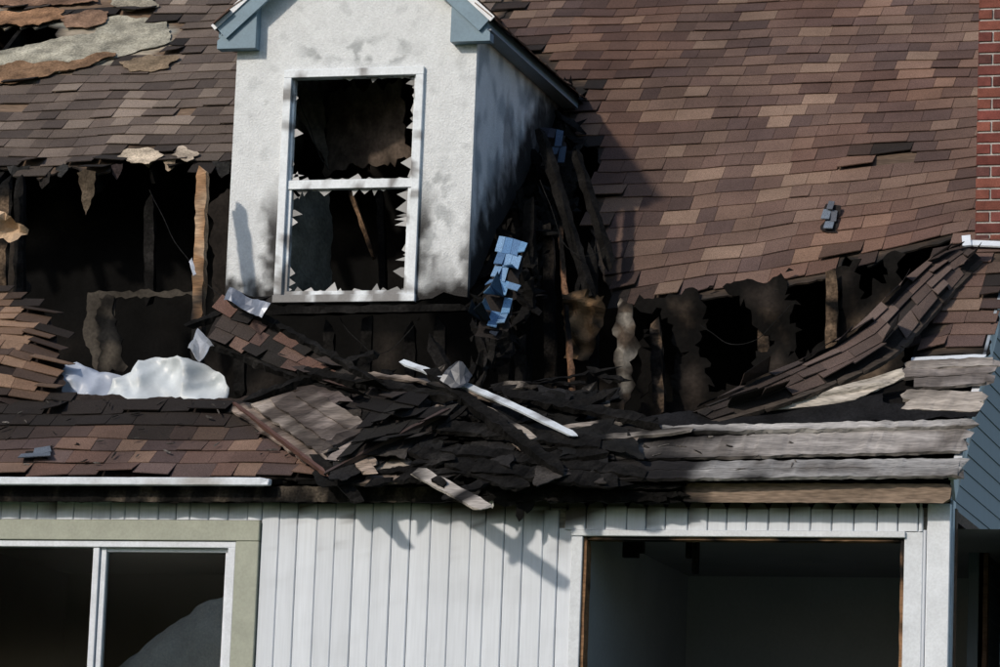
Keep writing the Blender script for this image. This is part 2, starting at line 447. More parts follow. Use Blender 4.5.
for poly,cc,w in (([(-40,60),(30,46),(95,34),(100,18),(165,18),(174,44),(128,56),(60,74),(-40,84)],(.36,.34,.27),.012),
                ([(-40,74),(20,66),(70,66),(105,54),(118,60),(60,76),(10,86),(-40,90)],(.22,.135,.08),.03),
                ([(-40,14),(20,14),(60,10),(66,22),(40,28),(-40,30)],(.28,.16,.09),.03),
                ([(60,22),(90,12),(110,14),(105,26),(90,30),(66,32)],(.24,.15,.10),.025),
                ([(-40,-4),(30,-2),(90,-8),(100,4),(30,8),(-40,8)],(.2,.12,.08),.03),
                ([(108,-5),(150,-2),(160,10),(130,14),(112,8)],(.3,.27,.21),.03),
                ([(120,66),(150,58),(178,60),(170,70),(130,74)],(.20,.15,.10),.03),
                ([(118,160),(128,152),(150,150),(165,160),(150,168),(132,166)],(.50,.42,.32),.035),
                ([(172,160),(180,150),(198,158),(190,166)],(.5,.42,.33),.04)):
    sheet(ft,pu(poly),lambda u,v,w=w:WL(u,v,w+.015*noise.noise(V((u*6,v*6,w*50)))),lambda u,v,d,cc=cc:tuple(a*(.85+.5*noise.noise(V((u*7,v*12,2)))) for a in cc),res=.06,amp=.04,seed=poly[0][1]+w)
ft.obj('torn_roof_felt',M_FELT,H,solid=.004)
hg=MB()
for px,py,w,l,c in ((88,176,.16,.32,(.09,.07,.05)),(45,176,.10,.10,(.025,.022,.02)),(118,168,.1,.1,(.04,.03,.03)),(222,166,.14,.10,(.03,.03,.03)),(150,158,.12,.08,(.25,.2,.14)),(20,170,.2,.08,(.03,.03,.03)),(170,163,.1,.07,(.3,.24,.18)),(62,170,.1,.08,(.03,.03,.03))):
    p=rp(px,py,-.01)
    poly=[(p.x-w/2,p.z+.02),(p.x+w/2,p.z+.03),(p.x+w*.35,p.z-l*.5),(p.x+w*.05,p.z-l),(p.x-w*.15,p.z-l*.8)]
    sheet(hg,poly,lambda a,b,p=p:V((a,p.y-.02+.05*noise.noise(V((a*8,b*8,1))),b)),lambda a,b,d,c=c:c,res=.04,amp=.03,seed=px)
hg.obj('hanging_felt_scraps',M_FELT,H,solid=.004)
bk=MB()
bz=rz(YRIDGE)
bk.add([(XL,YRIDGE,bz),(XK,YRIDGE,bz),(XK,2*YRIDGE-YE,E.z),(XL,2*YRIDGE-YE,E.z)],[(0,1,2,3)],(.12,.085,.07)); bk.obj('back_roof_slope',M_SH,H,solid=.03)
bk=MB(); box(bk,XL,XR-.1,YB-.12,YB,0,ZW,(.6,.6,.58)); box(bk,XL-.1,XL,0,YB,0,ZW,(.4,.42,.45))
bk.add([(XL,0,ZW),(XL,0,rz(0)-.05),(XL,YRIDGE,bz-.05),(XL,YB,ZW)],[(0,1,2,3)],(.4,.42,.45)); bk.obj('rear_walls',M_PNT,H)
at=MB()
zf=ZW-.03
sheet(at,[(XL+.02,.02),(XR-.12,.02),(XR-.12,YB-.2),(XL+.02,YB-.2)],lambda a,b:V((a,b,zf)),lambda a,b,d:CHAR,res=.5,amp=0,seed=3)
at.obj('attic_floor',M_CH,H,solid=.02)
at=MB()
def intw(a,b,d):
    k=fn((a*1.7,b*1.7,7)); 
    return mix((.004,.004,.004),(.022,.019,.017),sm(.2,.6,k))
YW=4.3
sheet(at,[(XL+.02,zf),(XR-.12,zf),(XR-.12,rz(YW)-.03),(XL+.02,rz(YW)-.03)],lambda a,b:V((a,YW,b)),intw,res=.15,amp=0,seed=3)
at.obj('attic_rear_partition',M_DRY,H)
rf=MB()
x=XL+.3
while x<XR:
    segs=[]
    if x<XDL: segs=[(ruv(100,176)[1]-R.uniform(-.25,.06),VR-.1)]
    elif x>XDR+.2 and x<ruv(905,300)[0]: segs=[(ruv(700,240)[1]+.12,VR-.1)]
    elif x>=ruv(905,300)[0]: segs=[(0,VR-.1)]
    for a,b in segs:
        f=WR if x>XDR else RF
        beam(rf,f(x,a,-.11),f(x,(a+b)/2,-.11),.04,.14,N,charc,jit=.008,seg=.1)
        beam(rf,f(x,(a+b)/2,-.11),f(x,b,-.11),.04,.14,N,charc,jit=.004,seg=.2)
    beam(rf,RF(x,0.02,-.085),RF(x,.75 if x<XDL or x>XDR+1 else .5,-.085),.04,.13,N,charc,jit=.006)
    x+=.41
rf.obj('charred_rafters',M_CH,H)
# ================================================================ LOWER ROOF
def lowc(u,v,d):
    a=sm(ruv(250,450)[0],ruv(330,450)[0],u)
    return mix((.03,.023,.02),(.008,.0075,.0075),a)
dk=MB()
low=pu([(-60,384),(60,392),(150,398),(235,396),(300,384),(350,378),(420,386),(470,400),(520,420),(600,425),(680,412),(760,408),(860,392),(912,356)])+[(XK-.01,ruv(1000,356)[1]),(XK-.01,.0),(ruv(640,480)[0],.0),(ruv(560,480)[0],.03),(ruv(500,480)[0],.0),(ruv(-60,480)[0],0)]
low=[(XL,low[0][1])]+low+[(XL,0)]
def LW(u,v,w=0.):
    return RF(u,v,w+.03*noise.noise(V((u*1.7,v*3,5))))
sheet(dk,low,lambda u,v:LW(u,v,-.02),lowc,res=.07,amp=.04,seed=9)
dk.obj('lower_roof_deck',M_FELT,H,solid=.014)
PL=[(.13,.08,.064),(.11,.07,.058),(.15,.095,.073),(.095,.064,.055),(.08,.057,.052),(.18,.118,.088),(.118,.083,.075),(.075,.053,.05)]
lo=MB()
lp=[(XL,ruv(0,402)[1])]+pu([(-40,402),(40,404),(100,410),(160,406),(222,402),(255,412),(292,440),(322,462),(334,476)])+[(ruv(334,480)[0],-.02),(XL,-.02)]
shingles(lo,lp,LW,pal=PL,seed=21,char=.0,miss=.012,curl=.008,tint=lambda u,v,c:mix(c,(.018,.016,.015),.95*sm(.42,.74,v/ruv(100,405)[1]+.28*noise.noise(V((u*2.2,v*3,1))))))
lo.obj('lower_roof_shingles',M_SH,H)
mo=MB()
mp_=pu([(-90,302),(-10,306),(22,310),(48,326),(60,350),(64,376),(60,404),(-90,404)])
uc,vc_=ruv(0,400)
def MW(u,v,w=0.):
    h=.10*sm(0,.5,v-vc_+.1)+.04
    e=sm(ruv(78,360)[0],ruv(10,360)[0],u)
    return RF(u,v,w+h*e+.01*noise.noise(V((u*6,v*6,0))))
shingles(mo,mp_,MW,pal=[(.2,.125,.085),(.24,.155,.105),(.15,.095,.065),(.11,.072,.053),(.08,.055,.044)],seed=4,char=.16,ex=.10,curl=.008)
sheet(mo,mp_,lambda u,v:MW(u,v,-.015),lambda u,v,d:(.03,.022,.02),res=.06,amp=.03,seed=6)
mo.obj('curled_roof_section',M_SH,H)
gu=MB()
xe=oy(271,480,YE-.03).x
def gcol(q,t=0): return mix((.62,.67,.73),(.3,.28,.26),.7*sm(.2,.5,noise.noise(V(q)*5)))
beam(gu,(XL,YE-.045,oy(130,481,YE-.045).z),(xe,YE-.045,oy(130,481,YE-.045).z-.004),.06,.05,(0,0,1),gcol,jit=.0015)
gu.obj('white_gutter',M_TRM,H,bevel=.004)
fa=MB()
beam(fa,(XL,YE+.05,E.z-.115),(oy(470,490,YE).x,YE+.05,E.z-.10),.03,.10,(0,0,1),lambda q,t=0:mix(charc(q),(.06,.05,.04),sm(.15,.4,noise.noise(V(q)*9))),jit=.012,seg=.04)
for i in range(8):
    xa_=oy(488+R.uniform(-8,10),488,YE).x; xb_=oy(690-R.uniform(0,50),488,YE).x; zz=oy(560,484+i*2.3,YE).z
    beam(fa,(xa_,YE+.02-R.random()*.05,zz+R.uniform(-.01,.01)),(xb_,YE+.02-R.random()*.05,zz+R.uniform(-.02,.01)),.05,.03,(0,0,1),charc,jit=.02,seg=.03)
beam(fa,(XL,.03,ZW+.05),(XR,.03,ZW+.05),.05,.14,(0,0,1),charc,jit=.006,seg=.08)
fa.obj('charred_fascia',M_CH,H)
fb=MB()
brn=lambda q,t=0:mix(charc(q),(.22,.165,.125),sm(-.05,.12,t-.04+.2*noise.noise(V(q)*5)))
zz=oy(820,493,YE).z
beam(fb,(oy(682,493,YE).x,YE+.01,zz),(XK-.02,YE+.01,zz),.025,.12,(0,0,1),brn,jit=.004,seg=.05)
fb.obj('brown_fascia_board',M_WD,H)
pk=MB()
def plankc(dark=0.,base=(.33,.31,.29)):
    def f(q,t=0):
        k=sm(.05,.45,t+.45*noise.noise(V((q[0]*3,q[1]*3,q[2]*9)))-dark)
        c=mix((.010,.009,.009),base,k)
        j=sm(-.05,.3,noise.noise(V((q[0]*2.0,q[1]*5,q[2]*26))))
        c=mix(c,(.05,.04,.033),.7*j*k)
        return c
    return f
def plank(x0,y0,x1,y1,wpx,w=.03,th=.022,dark=0.,base=(.33,.31,.29),tw=0.,jit=.010):
    a=rp(x0,y0,w);b=rp(x1,y1,w+tw); W=wpx/76.; n=2 if wpx>13 else 1
    for k in range(n):
        o=S*((k-(n-1)/2)*W/n)
        beam(pk,a+o+V((R.uniform(0,.10),0,0))*n,b+o,W/n-.004,th,N+V((0,R.uniform(-.05,.05),0)),plankc(dark+R.uniform(-.05,.05),base),jit=jit,seg=.03)
plank(522,452,968,441,20,.05,dark=.20,base=(.28,.26,.245))
plank(588,472,964,468,16,.05,dark=.12,base=(.26,.255,.25))
plank(600,432,976,424,6,.075,dark=.12,base=(.38,.365,.35),th=.03)
plank(880,400,983,403,19,.05,dark=-.4,base=(.36,.32,.28))
plank(898,379,992,374,20,.05,dark=-.4,base=(.28,.25,.235))
plank(905,366,998,362,8,.06,dark=-.4,base=(.32,.29,.265))
plank(356,466,415,462,12,.05,dark=-.4,base=(.33,.29,.25))
plank(330,480,418,476,10,.03,dark=-.2,base=(.28,.22,.18))
plank(365,450,420,446,12,.05,dark=-.2,base=(.26,.22,.18))
plank(345,447,372,470,14,.10,dark=-.4,base=(.34,.27,.22))
plank(395,430,430,425,14,.07,dark=-.3,base=(.3,.27,.24))
pk.obj('exposed_deck_boards',M_WD,H)
fl=MB()
beam(fl,rp(912,360,.035),V((XK,rp(1000,356,.03).y,rp(1000,356,.035).z)),.05,.012,N,col=(.62,.66,.70),jit=.003)
beam(fl,rp(968,243,.04),rp(1040,246,.04),.07,.012,N,col=(.7,.75,.8))
beam(fl,rp(967,246,.05),rp(966,236,.06),.06,.012,N,col=(.7,.75,.8))
fl.obj('white_flashing',M_TRM,H)
def poly3(mb,pts,cf,res=.05,amp=.012,seed=1.,wav=.025):
    a,b,c,d=[V(p) for p in pts]; 
    lu=((b-a).length+(c-d).length)/2; lv=((d-a).length+(c-b).length)/2
    if lu<.02 or lv<.02: return
    nrm=((b-a).cross(d-a)).normalized()
    def f(x,y):
        s=x/lu;t=y/lv; q=(a*(1-s)+b*s)*(1-t)+(d*(1-s)+c*s)*t
        return q+nrm*(wav*noise.noise(V((x*6,y*6,seed))))
    sheet(mb,[(0,0),(lu,0),(lu,lv),(0,lv)],f,cf,res=res,amp=amp,seed=seed)
def cst(c,v=.3): return lambda x,y,d: tuple(a*(1+v*noise.noise(V((x*9,y*9,c[0]*50)))) for a in c)
ps=MB()
poly3(ps,[rp(745,414,.06),rp(850,402,.05),rp(905,378,.12),rp(903,368,.16)],cst((.42,.38,.33)),seed=3)
ps.obj('lifted_plywood',M_WD,H,solid=.012)
tf=MB()
sheet(tf,pu([(612,428),(700,418),(760,414),(870,398),(884,392),(884,410),(978,414),(976,422),(800,432),(640,440)]),lambda u,v:RF(u,v,.05+.03*noise.noise(V((u*3,v*4,0)))),lambda u,v,d:(.010,.010,.011),res=.05,amp=.03,seed=3)
tf.obj('tar_paper',M_FELT,H,solid=.004)
def lerpl(l,t):
    t=cl(t)*(len(l)-1); i=min(int(t),len(l)-2); f=t-i; 
    p0=l[max(i-1,0)];p1=l[i];p2=l[i+1];p3=l[min(i+2,len(l)-1)]
    return .5*((2*p1)+(p2-p0)*f+(2*p0-5*p1+4*p2-p3)*f*f+(3*p1-p0-3*p2+p3)*f**3)
up_=[rp(962,246,.04),rp(928,262,.05),rp(893,292,.07),rp(858,328,.08),rp(805,358,.08),rp(748,384,.07),rp(690,412,.05)]
dn_=[rp(982,258,.02),rp(950,290,.05),rp(918,326,.12),rp(886,356,.16),rp(830,382,.14),rp(775,402,.10),rp(712,420,.05)]
LEN=sum((up_[i+1]-up_[i]).length for i in range(6))
def FLP(u,v,w=0.):
    a=lerpl(up_,1-u/LEN);b=lerpl(dn_,1-u/LEN); t=v/.5
    a2=lerpl(up_,1-u/LEN+.02);tn=(a2-a); 
    if tn.length<1e-5: tn=V((-1,0,-.5))
    n=tn.cross(a-b).normalized()
    if n.y>0: n=-n
    q=b*(1-t)+a*t
    return q+n*(w+.03*math.sin(math.pi*cl(t))+.02*noise.noise(V((u*3,v*4,0))))
fp=MB()
shingles(fp,[(0,0),(LEN,0),(LEN,.5),(0,.5)],FLP,pal=[(.11,.078,.066),(.085,.062,.053),(.135,.10,.085),(.06,.046,.041)],ex=.125,seed=31,char=.0,curl=.022,miss=.05,
   tint=lambda u,v,c:mix(c,(.018,.016,.015),1-sm(.0,1.2,u+.3*noise.noise(V((u*4,v*6,0))))))
sheet(fp,[(0,.0),(LEN,.0),(LEN,.5),(0,.5)],lambda u,v:FLP(u,v,-.012),lambda u,v,d:(.03,.025,.022),res=.07,amp=.03,seed=3)
fp.obj('sagging_roof_flap',M_SH,H,solid=0)
fe=MB()
pr=None
for i in range(15):
    q=lerpl(dn_,i/14)+V((0,-.02,-.03))
    if pr: beam(fe,pr,q,.05,.03,N,lambda q,t=0:(.05,.04,.033),jit=.004)
    pr=q
fe.obj('flap_edge_board',M_WD,H)
# ================================================================ DORMER
dz0=oy(350,300,YD).z
fx=MB()
WX0=oy(281,190,YD).x;WX1=oy(421,190,YD).x;WZ0=oy(350,302,YD).z;WZ1=oy(350,70,YD).z
def stuc(x,z,d):
    c=(.69,.715,.73)
    nn=noise.noise(V((x*7,z*7,1)))+.5*noise.noise(V((x*20,z*20,4)))
    edge=dz0+.05*noise.noise(V((x*5,2,2)))
    s=1-sm(.03,.20,(z-edge)+.12*nn)
    dx=max(WX0-x,x-WX1,0); dzz=max(WZ0-z,z-WZ1,0); dw=math.hypot(dx,dzz)
    low_=sm(WZ1,WZ0,z)
    s=max(s,.97*(1-sm(.0,.12,dw-.02+.08*nn))*sm(.40,.8,low_))
    if x>WX1: s=max(s,.8*(1-sm(.0,.34,(z-WZ0-.05)+.3*nn))*(1-sm(.0,.3,x-WX1-.12)))
    # smoke creeping round the right-hand corner
    s=max(s,.8*(1-sm(.0,.10,(XDR-x)+.09*nn))*(1-sm(.25,.8,z-dz0)))
    s=max(s,.6*sm(.2,.42,noise.noise(V((x*30,0,z*2.5))))*(1-sm(.1,.5,z-dz0)))
    g=sm(.05,.2,noise.noise(V((x*6,z*9,9)))+.35*noise.noise(V((x*17,z*19,9))))*(1-sm(.05,.13,abs(z-(WZ1+.12))))*sm(.5,.3,abs(x-XPK))
    g=max(g,sm(.0,.25,nn)*(1-sm(.06,.16,abs(x-(WX1+.14))))*sm(.2,.5,low_)*.9)
    g2=sm(.3,.5,noise.noise(V((x*9,z*10,19))))*.3
    c=mix(c,(.34,.36,.37),max(g*.8,g2))
    return mix(c,(.018,.016,.015),cl(s*.98))
rz_=random.Random(8)
bot=[]
for i in range(22):
    t=i/21; xx=XDL+(XDR-XDL)*t
    bz0=dz0+.05*(t<.12)+.02*(t>.9)
    if WX0-.03<xx<WX1+.03: bz0=dz0-.03
    bot.append((xx,bz0+rz_.uniform(-.02,.03)))
front=bot+[(XDR,ZE),(XPK,ZPK),(XDL,ZE)]
win=[(WX0+.03,WZ0+.03),(WX1-.03,WZ0+.03),(WX1-.03,WZ1-.03),(WX0+.03,WZ1-.03)]
sheet(fx,front,lambda a,b:V((a,YD,b)),stuc,res=.022,amp=.0,excl=[win],seed=5)
fx.obj('dormer_front_wall',M_STU,H,solid=.05)
fx=MB()
def stus(y,z,d):
    base=rz(y); nn=noise.noise(V((y*6,z*6,1)))+.5*noise.noise(V((y*19,z*19,4)))
    s=1-sm(.22,.74,(z-base)+.24*nn)
    s=max(s,.5*sm(.1,.4,noise.noise(V((y*9,z*2,33))))*(1-sm(.6,1.3,z-base)))
    c=mix((.66,.69,.72),(.38,.42,.46),sm(.0,.3,noise.noise(V((y*5,z*4,9)))))
    return mix(c,(.015,.014,.014),cl(s*.985))
side=[(YD+.026,rz(YD)+.06)]+[(YD+.026,rz(YD)+.06+(ZE-rz(YD)-.06)*i/8) for i in range(1,8)]+[(YD+.026,ZE),(yv1-.03,ZE)]
for i in range(14):
    t=i/13; yy=(yv1-.15)*(1-t)+(YD+.15)*t; side.append((yy,rz(yy)+.03+rz_.uniform(-.03,.05)))
sheet(fx,side,lambda a,b:V((XDR-.026,a,b)),stus,res=.035,amp=.0,seed=6)
sheet(fx,side,lambda a,b:V((XDL+.026,a,b)),stus,res=.08,amp=.0,seed=6)
fx.obj('dormer_side_walls',M_STU,H,solid=.05)
OVF=.13;OVS=.13
slope=(ZPK-ZE)/(XDR-XPK)
def droof(sgn):
    ex=XDR+OVS if sgn>0 else XDL-OVS
    e0=V((ex,0,ZE-slope*OVS+.05)); pk_=V((XPK,0,ZPK+.05)); d=pk_-e0; l=d.length; d=d/l
    n=V((d.z*sgn,0,abs(d.x)))
    return (lambda u,v,w=0.: e0+d*v+V((0,u,0))+n*w), l
for sg,nm in ((1,'dormer_roof_right_slope'),(-1,'dormer_roof_left_slope')):
    f,l=droof(sg)
    y1=YE+((ZE-slope*OVS+.05)-E.z)/math.tan(AL); y2=YE+((ZPK+.05)-E.z)/math.tan(AL)
    mb=MB()
    pg=[(YD-OVF-.02,-.02),(y1+.05,-.02),(y2+.05,l),(YD-OVF-.02,l)]
    if sg<0: pgs=[(-a,b) for a,b in pg]
    else: pgs=pg
    shingles(mb,pgs,(lambda u,v,w,f=f,sg=sg:f(u if sg>0 else -u,v,w)),seed=41,char=0,miss=0,ex=.14,curl=.003)
    sheet(mb,pg,lambda u,v,f=f:f(u,v,-.012),lambda u,v,d:(.1,.08,.06),res=.3,amp=0,seed=2)
    mb.obj(nm,M_SH,H,solid=0)
BG=(.15,.235,.30)
tr_=MB()
yf=YD-OVF-.005
for sg in (1,-1):
    f,l=droof(sg)
    a=f(0,0,-.07);b=f(0,l,-.07)
    a.y=b.y=yf
    beam(tr_,a,b,.03,.11,V((0,0,1)),col=BG,seg=.5)
    a2=f(0,0,-.07);b2=f(0,l,-.07)
    a2.y=b2.y=YD-OVF/2; beam(tr_,a2,b2,OVF-.01,.02,V((0,0,1)),col=(.25,.33,.38),seg=.5)
tr_.obj('dormer_rake_fascia',M_TRM,H)
te=MB()
f,l=droof(1)
p0=f(YD-OVF+.01,0,-.045);p1=f(yv1-.1,0,-.045)
beam(te,p0+V((-.012,0,0)),p1+V((-.012,0,0)),.025,.09,(0,0,1),col=BG,seg=.3)
beam(te,V((XDR+OVS/2,YD-OVF+.02,p0.z-.045)),V((XDR+OVS/2,yv1-.2,p0.z-.045)),OVS-.01,.012,(0,0,1),col=(.18,.22,.26))
f,l=droof(-1)
p0=f(YD-OVF+.01,0,-.045);p1=f(yv1-.1,0,-.045)
beam(te,p0,p1,.025,.09,(0,0,1),col=BG,seg=.3)
def ret(xo,xi,zt,zb):
    vs=[];
    for y in (yf+.012,YD-.026):
        vs+=[(xo,y,zb),(xi,y,zb),(xi,y,zt+abs(xi-xo)*slope),(xo,y,zt)]
    te.add(vs,[(0,1,2,3),(7,6,5,4),(0,4,5,1),(0,3,7,4),(1,5,6,2),(3,2,6,7)],BG)
ret(XDL-OVS+.01,XDL+.17,ZE-slope*OVS-.05,ZE-slope*OVS-.11)
ret(XDR+OVS-.01,XDR-.17,ZE-slope*OVS-.05,ZE-slope*OVS-.11)
te.obj('dormer_eave_returns',M_TRM,H)
dp=MB()
for sg in (1,-1):
    f,l=droof(sg); a=f(0,-.02,.0);b=f(0,l,.0);a.y=b.y=yf-.022
    beam(dp,a,b,.012,.045,V((0,0,1)),col=(.72,.74,.77),seg=.5)
dp.obj('dormer_drip_edge',M_TRM,H)
dw=MB(); yw0=YD-.055;yw1=YD+.04
def wc(q,t=0): return mix((.72,.77,.81),(.10,.09,.085),.85*sm(.16,.5,noise.noise(V(q)*9)+.5*(1-sm(WZ0,WZ0+.35,q[2]))))
fw=.058
def bar(x0,x1,z0,z1,y0,y1):
    if (x1-x0)>(z1-z0): beam(dw,((x0),(y0+y1)/2,(z0+z1)/2),(x1,(y0+y1)/2,(z0+z1)/2),y1-y0,z1-z0,(0,0,1),wc,seg=.03)
    else: beam(dw,((x0+x1)/2,(y0+y1)/2,z0),((x0+x1)/2,(y0+y1)/2,z1),y1-y0,x1-x0,(1,0,0),wc,seg=.03)
bar(WX0,WX1,WZ1-fw,WZ1,yw0,yw1);bar(WX0-.005,WX1+.005,WZ0-.01,WZ0+.045,yw0-.01,yw1)
bar(WX0,WX0+fw,WZ0+.046,WZ1-fw-.001,yw0,yw1);bar(WX1-fw,WX1,WZ0+.046,WZ1-fw-.001,yw0,yw1)
zmz=oy(350,183,YD).z
bar(WX0+fw+.001,WX1-fw-.001,zmz-.045,zmz+.02,yw0+.02,yw1-.01)
s2=.032
bar(WX0+fw+.001,WX0+fw+s2,WZ0+.047,zmz-.046,yw0+.03,yw1-.01);bar(WX1-fw-s2,WX1-fw-.001,WZ0+.047,zmz-.046,yw0+.03,yw1-.01)
bar(WX0+fw+.001,WX1-fw-.001,WZ0+.047,WZ0+.047+.03,yw0+.028,yw1-.01)
bar(WX0+fw+.001,WX0+fw+.018,zmz+.021,WZ1-fw-.002,yw0+.035,yw1-.01);bar(WX1-fw-.018,WX1-fw-.001,zmz+.021,WZ1-fw-.002,yw0+.035,yw1-.01)
dw.obj('double_hung_window_frame',M_TRM,H,bevel=.003)
sh=MB()
rs=random.Random(5)
def fringe(xa,xb,za,zb,seed):
    for s in (0,1,2,3):
        t=0; vs=[]; fs=[];cs=[]
        while t<1:
            w_=rs.uniform(.03,.13); t2=min(1,t+w_)
            if rs.random()<(.85 if s==0 else .6):
                dep=rs.uniform(.01,.04)+(rs.random()<.3)*rs.uniform(.03,.08)
                if s>=2: dep*=.8
                dep2=dep*rs.uniform(.1,.9); tp_=t+(t2-t)*rs.uniform(.2,.8)
                def P(tt,d_):
                    if s==0: return (xb+.005-d_,YD-.004,za+(zb-za)*tt)
                    if s==1: return (xa-.005+d_,YD-.004,za+(zb-za)*tt)
                    if s==2: return (xa+(xb-xa)*tt,YD-.004,zb+.005-d_)
                    return (xa+(xb-xa)*tt,YD-.004,za-.005+d_)
                o=len(vs); vs+=[P(t,0),P(t2,0),P(t2,dep2*.5),P(tp_,dep),P(t,dep2*.3)]; fs.append((o,o+1,o+2,o+3,o+4)); cs+=[(rs.uniform(.15,.5),)*3]*5
            t=t2
        if vs: sh.add(vs,fs,cs)
fringe(WX0+fw+.015,WX1-fw-.015,zmz+.02,WZ1-fw,3.3)
fringe(WX0+fw+.03,WX1-fw-.03,WZ0+.075,zmz-.045,8.1)
sh.obj('broken_glass_edges',M_PLA,H,solid=.002)
di=MB()
def ip(px,py,y): p=oy(px,py,y); return p
poly3(di,[ip(288,296,YD+.35),ip(332,296,YD+.9),ip(330,190,YD+.9),ip(288,182,YD+.35)],cst((.20,.20,.17)),seed=2,amp=.03)
poly3(di,[ip(322,172,YD+.8),ip(412,160,YD+.5),ip(400,80,YD+.4),ip(330,92,YD+.8)],cst((.08,.062,.05),.9),seed=7,amp=.09)
poly3(di,[ip(296,110,YD+.6),ip(330,170,YD+.7),ip(322,90,YD+.7),ip(300,84,YD+.6)],cst((.08,.07,.06),.9),seed=8,amp=.06)
poly3(di,[ip(350,160,YD+.7),ip(372,172,YD+.7),ip(380,90,YD+.7),ip(360,85,YD+.7)],cst((.11,.06,.035),.9),seed=9,amp=.03)
di.obj('torn_drywall',M_DRY,H,solid=.01)
di=MB()
beam(di,ip(400,80,YD+.5),ip(360,175,YD+.9),.04,.06,(0,1,0),woodchar((.15,.09,.05),-.1),jit=.01)
beam(di,ip(380,190,YD+.9),ip(384,300,YD+.9),.05,.05,(0,1,0),charc,jit=.01)
beam(di,ip(350,190,YD+.5),ip(375,260,YD+.6),.03,.04,(0,1,0),woodchar((.16,.1,.06),0),jit=.01)
di.obj('dormer_room_studs',M_CH,H)
# ================================================================ INTERIOR FRAMING
st=MB()
def stud(px,y0,y1,depth,w=.05,f=charc,px2=None,jit=.014,d=.08):
    beam(st,oy(px,y0,depth),oy(px2 if px2 else px,y1,depth),w,d,(1,0,0),f,jit=jit)
tan=woodchar((.13,.09,.06),-.15)
for px,a,b,dd,f in ((508,240,430,2.0,charc),(530,200,430,2.2,charc),(548,230,410,2.4,tan),(592,250,420,2.1,charc),(520,340,430,1.7,charc),
   (655,325,410,2.0,tan),(683,330,400,2.2,charc),(765,300,375,2.2,tan),(832,275,350,2.1,tan),
   (330,325,392,1.9,charc),(368,322,390,1.9,charc),(410,324,380,2.0,charc),(440,320,380,1.9,charc),
   (6,180,300,2.6,tan),(20,180,300,2.8,charc),(150,200,300,3.6,charc),(240,300,400,2.2,charc)):
    stud(px,a,b,dd,f=f,px2=px+R.uniform(-6,6))
beam(st,oy(262,312,1.45),oy(470,308,1.45),.08,.05,(0,0,1),charc,jit=.012)
beam(st,oy(540,130,2.4),oy(592,300,1.9),.05,.08,(0,0,1),charc,jit=.016)
beam(st,oy(575,150,2.5),oy(612,270,2.2),.05,.07,(0,0,1),charc,jit=.016)
beam(st,oy(430,340,1.2),oy(480,430,.9),.05,.08,(0,0,1),charc,jit=.012)
beam(st,oy(560,230,2.2),oy(575,420,1.5),.03,.05,(0,0,1),woodchar((.18,.10,.06),-.08),jit=.012)
st.obj('charred_wall_studs',M_CH,H)
kw=MB()
def kneec(x,z,d):
    k=noise.noise(V((x*3,z*3,5)))+.5*noise.noise(V((x*9,z*9,5)))
    c=mix((.105,.078,.056),(.030,.024,.020),sm(-.2,.12,k))
    return mix((.006,.0055,.005),c,sm(.03,.18,d+.08*k))
YK=2.15
def kp(l,y=YK): return [(oy(a,b,y).x,oy(a,b,y).z) for a,b in l]
sheet(kw,kp([(640,300),(900,255),(905,400),(640,420)]),lambda a,b:V((a,YK+.05*noise.noise(V((a*4,b*4,0))),b)),kneec,res=.04,amp=.06,seed=3,rex=.09,
  excl=[kp([(696,290),(740,285),(752,315),(768,340),(750,385),(716,390),(702,350)]),kp([(782,270),(826,270),(842,300),(820,350),(800,360)]),kp([(850,230),(895,235),(885,280),(862,300)]),kp([(646,310),(668,312),(680,360),(668,410),(650,400)])])
sheet(kw,kp([(614,330),(620,300),(632,304),(636,345),(630,402),(618,410)],1.75),lambda a,b:V((a,1.75+.05*noise.noise(V((a*9,b*5,0))),b)),lambda x,z,d:mix((.02,.017,.015),mix((.24,.22,.19),(.08,.06,.045),sm(-.15,.15,noise.noise(V((x*12,z*7,3))))),sm(0,.05,d+.06*noise.noise(V((x*14,z*9,0))))),res=.025,amp=.05,seed=4)
sheet(kw,kp([(88,292),(195,290),(195,296),(118,298),(112,340),(120,372),(96,372),(84,330)],2.9),lambda a,b:V((a,2.9,b)),lambda x,z,d:(.055,.048,.04),res=.04,amp=.03,seed=6)
sheet(kw,kp([(210,200),(232,190),(232,300),(218,320),(212,260)],2.3),lambda a,b:V((a,2.3,b)),lambda x,z,d:(.018,.015,.013),res=.05,amp=.04,seed=7)
sheet(kw,kp([(100,298),(112,298),(122,340),(125,372),(98,372)],2.9),lambda a,b:V((a,2.88,b)),lambda x,z,d:mix((.012,.011,.01),(.075,.065,.053),sm(0,.06,d+.05*noise.noise(V((x*9,z*9,0))))),res=.04,amp=.06,seed=7)
sheet(kw,kp([(0,250),(20,240),(30,290),(16,330),(0,330)],2.9),lambda a,b:V((a,2.88,b)),lambda x,z,d:(.025,.021,.018),res=.05,amp=.05,seed=8)
kw.obj('burned_knee_wall',M_DRY,H,solid=.012)
ins=MB()
sheet(ins,kp([(562,295),(585,288),(604,296),(602,330),(590,362),(572,358),(562,330)],1.9),lambda a,b:V((a,1.9-.12*noise.noise(V((a*9,b*9,3))),b)),lambda x,z,d:mix((.02,.015,.01),(.20,.125,.068),sm(0.02,.12,d+.12*noise.noise(V((x*9,z*9,1))))),res=.02,amp=.06,seed=2)
sheet(ins,kp([(-20,208),(8,214),(26,228),(14,242),(-20,236)],1.9),lambda a,b:V((a,1.9-.12*noise.noise(V((a*9,b*9,3))),b)),lambda x,z,d:(.5,.36,.24),res=.025,amp=.03,seed=2)
ins.obj('exposed_insulation',M_INS,H)
po=MB()
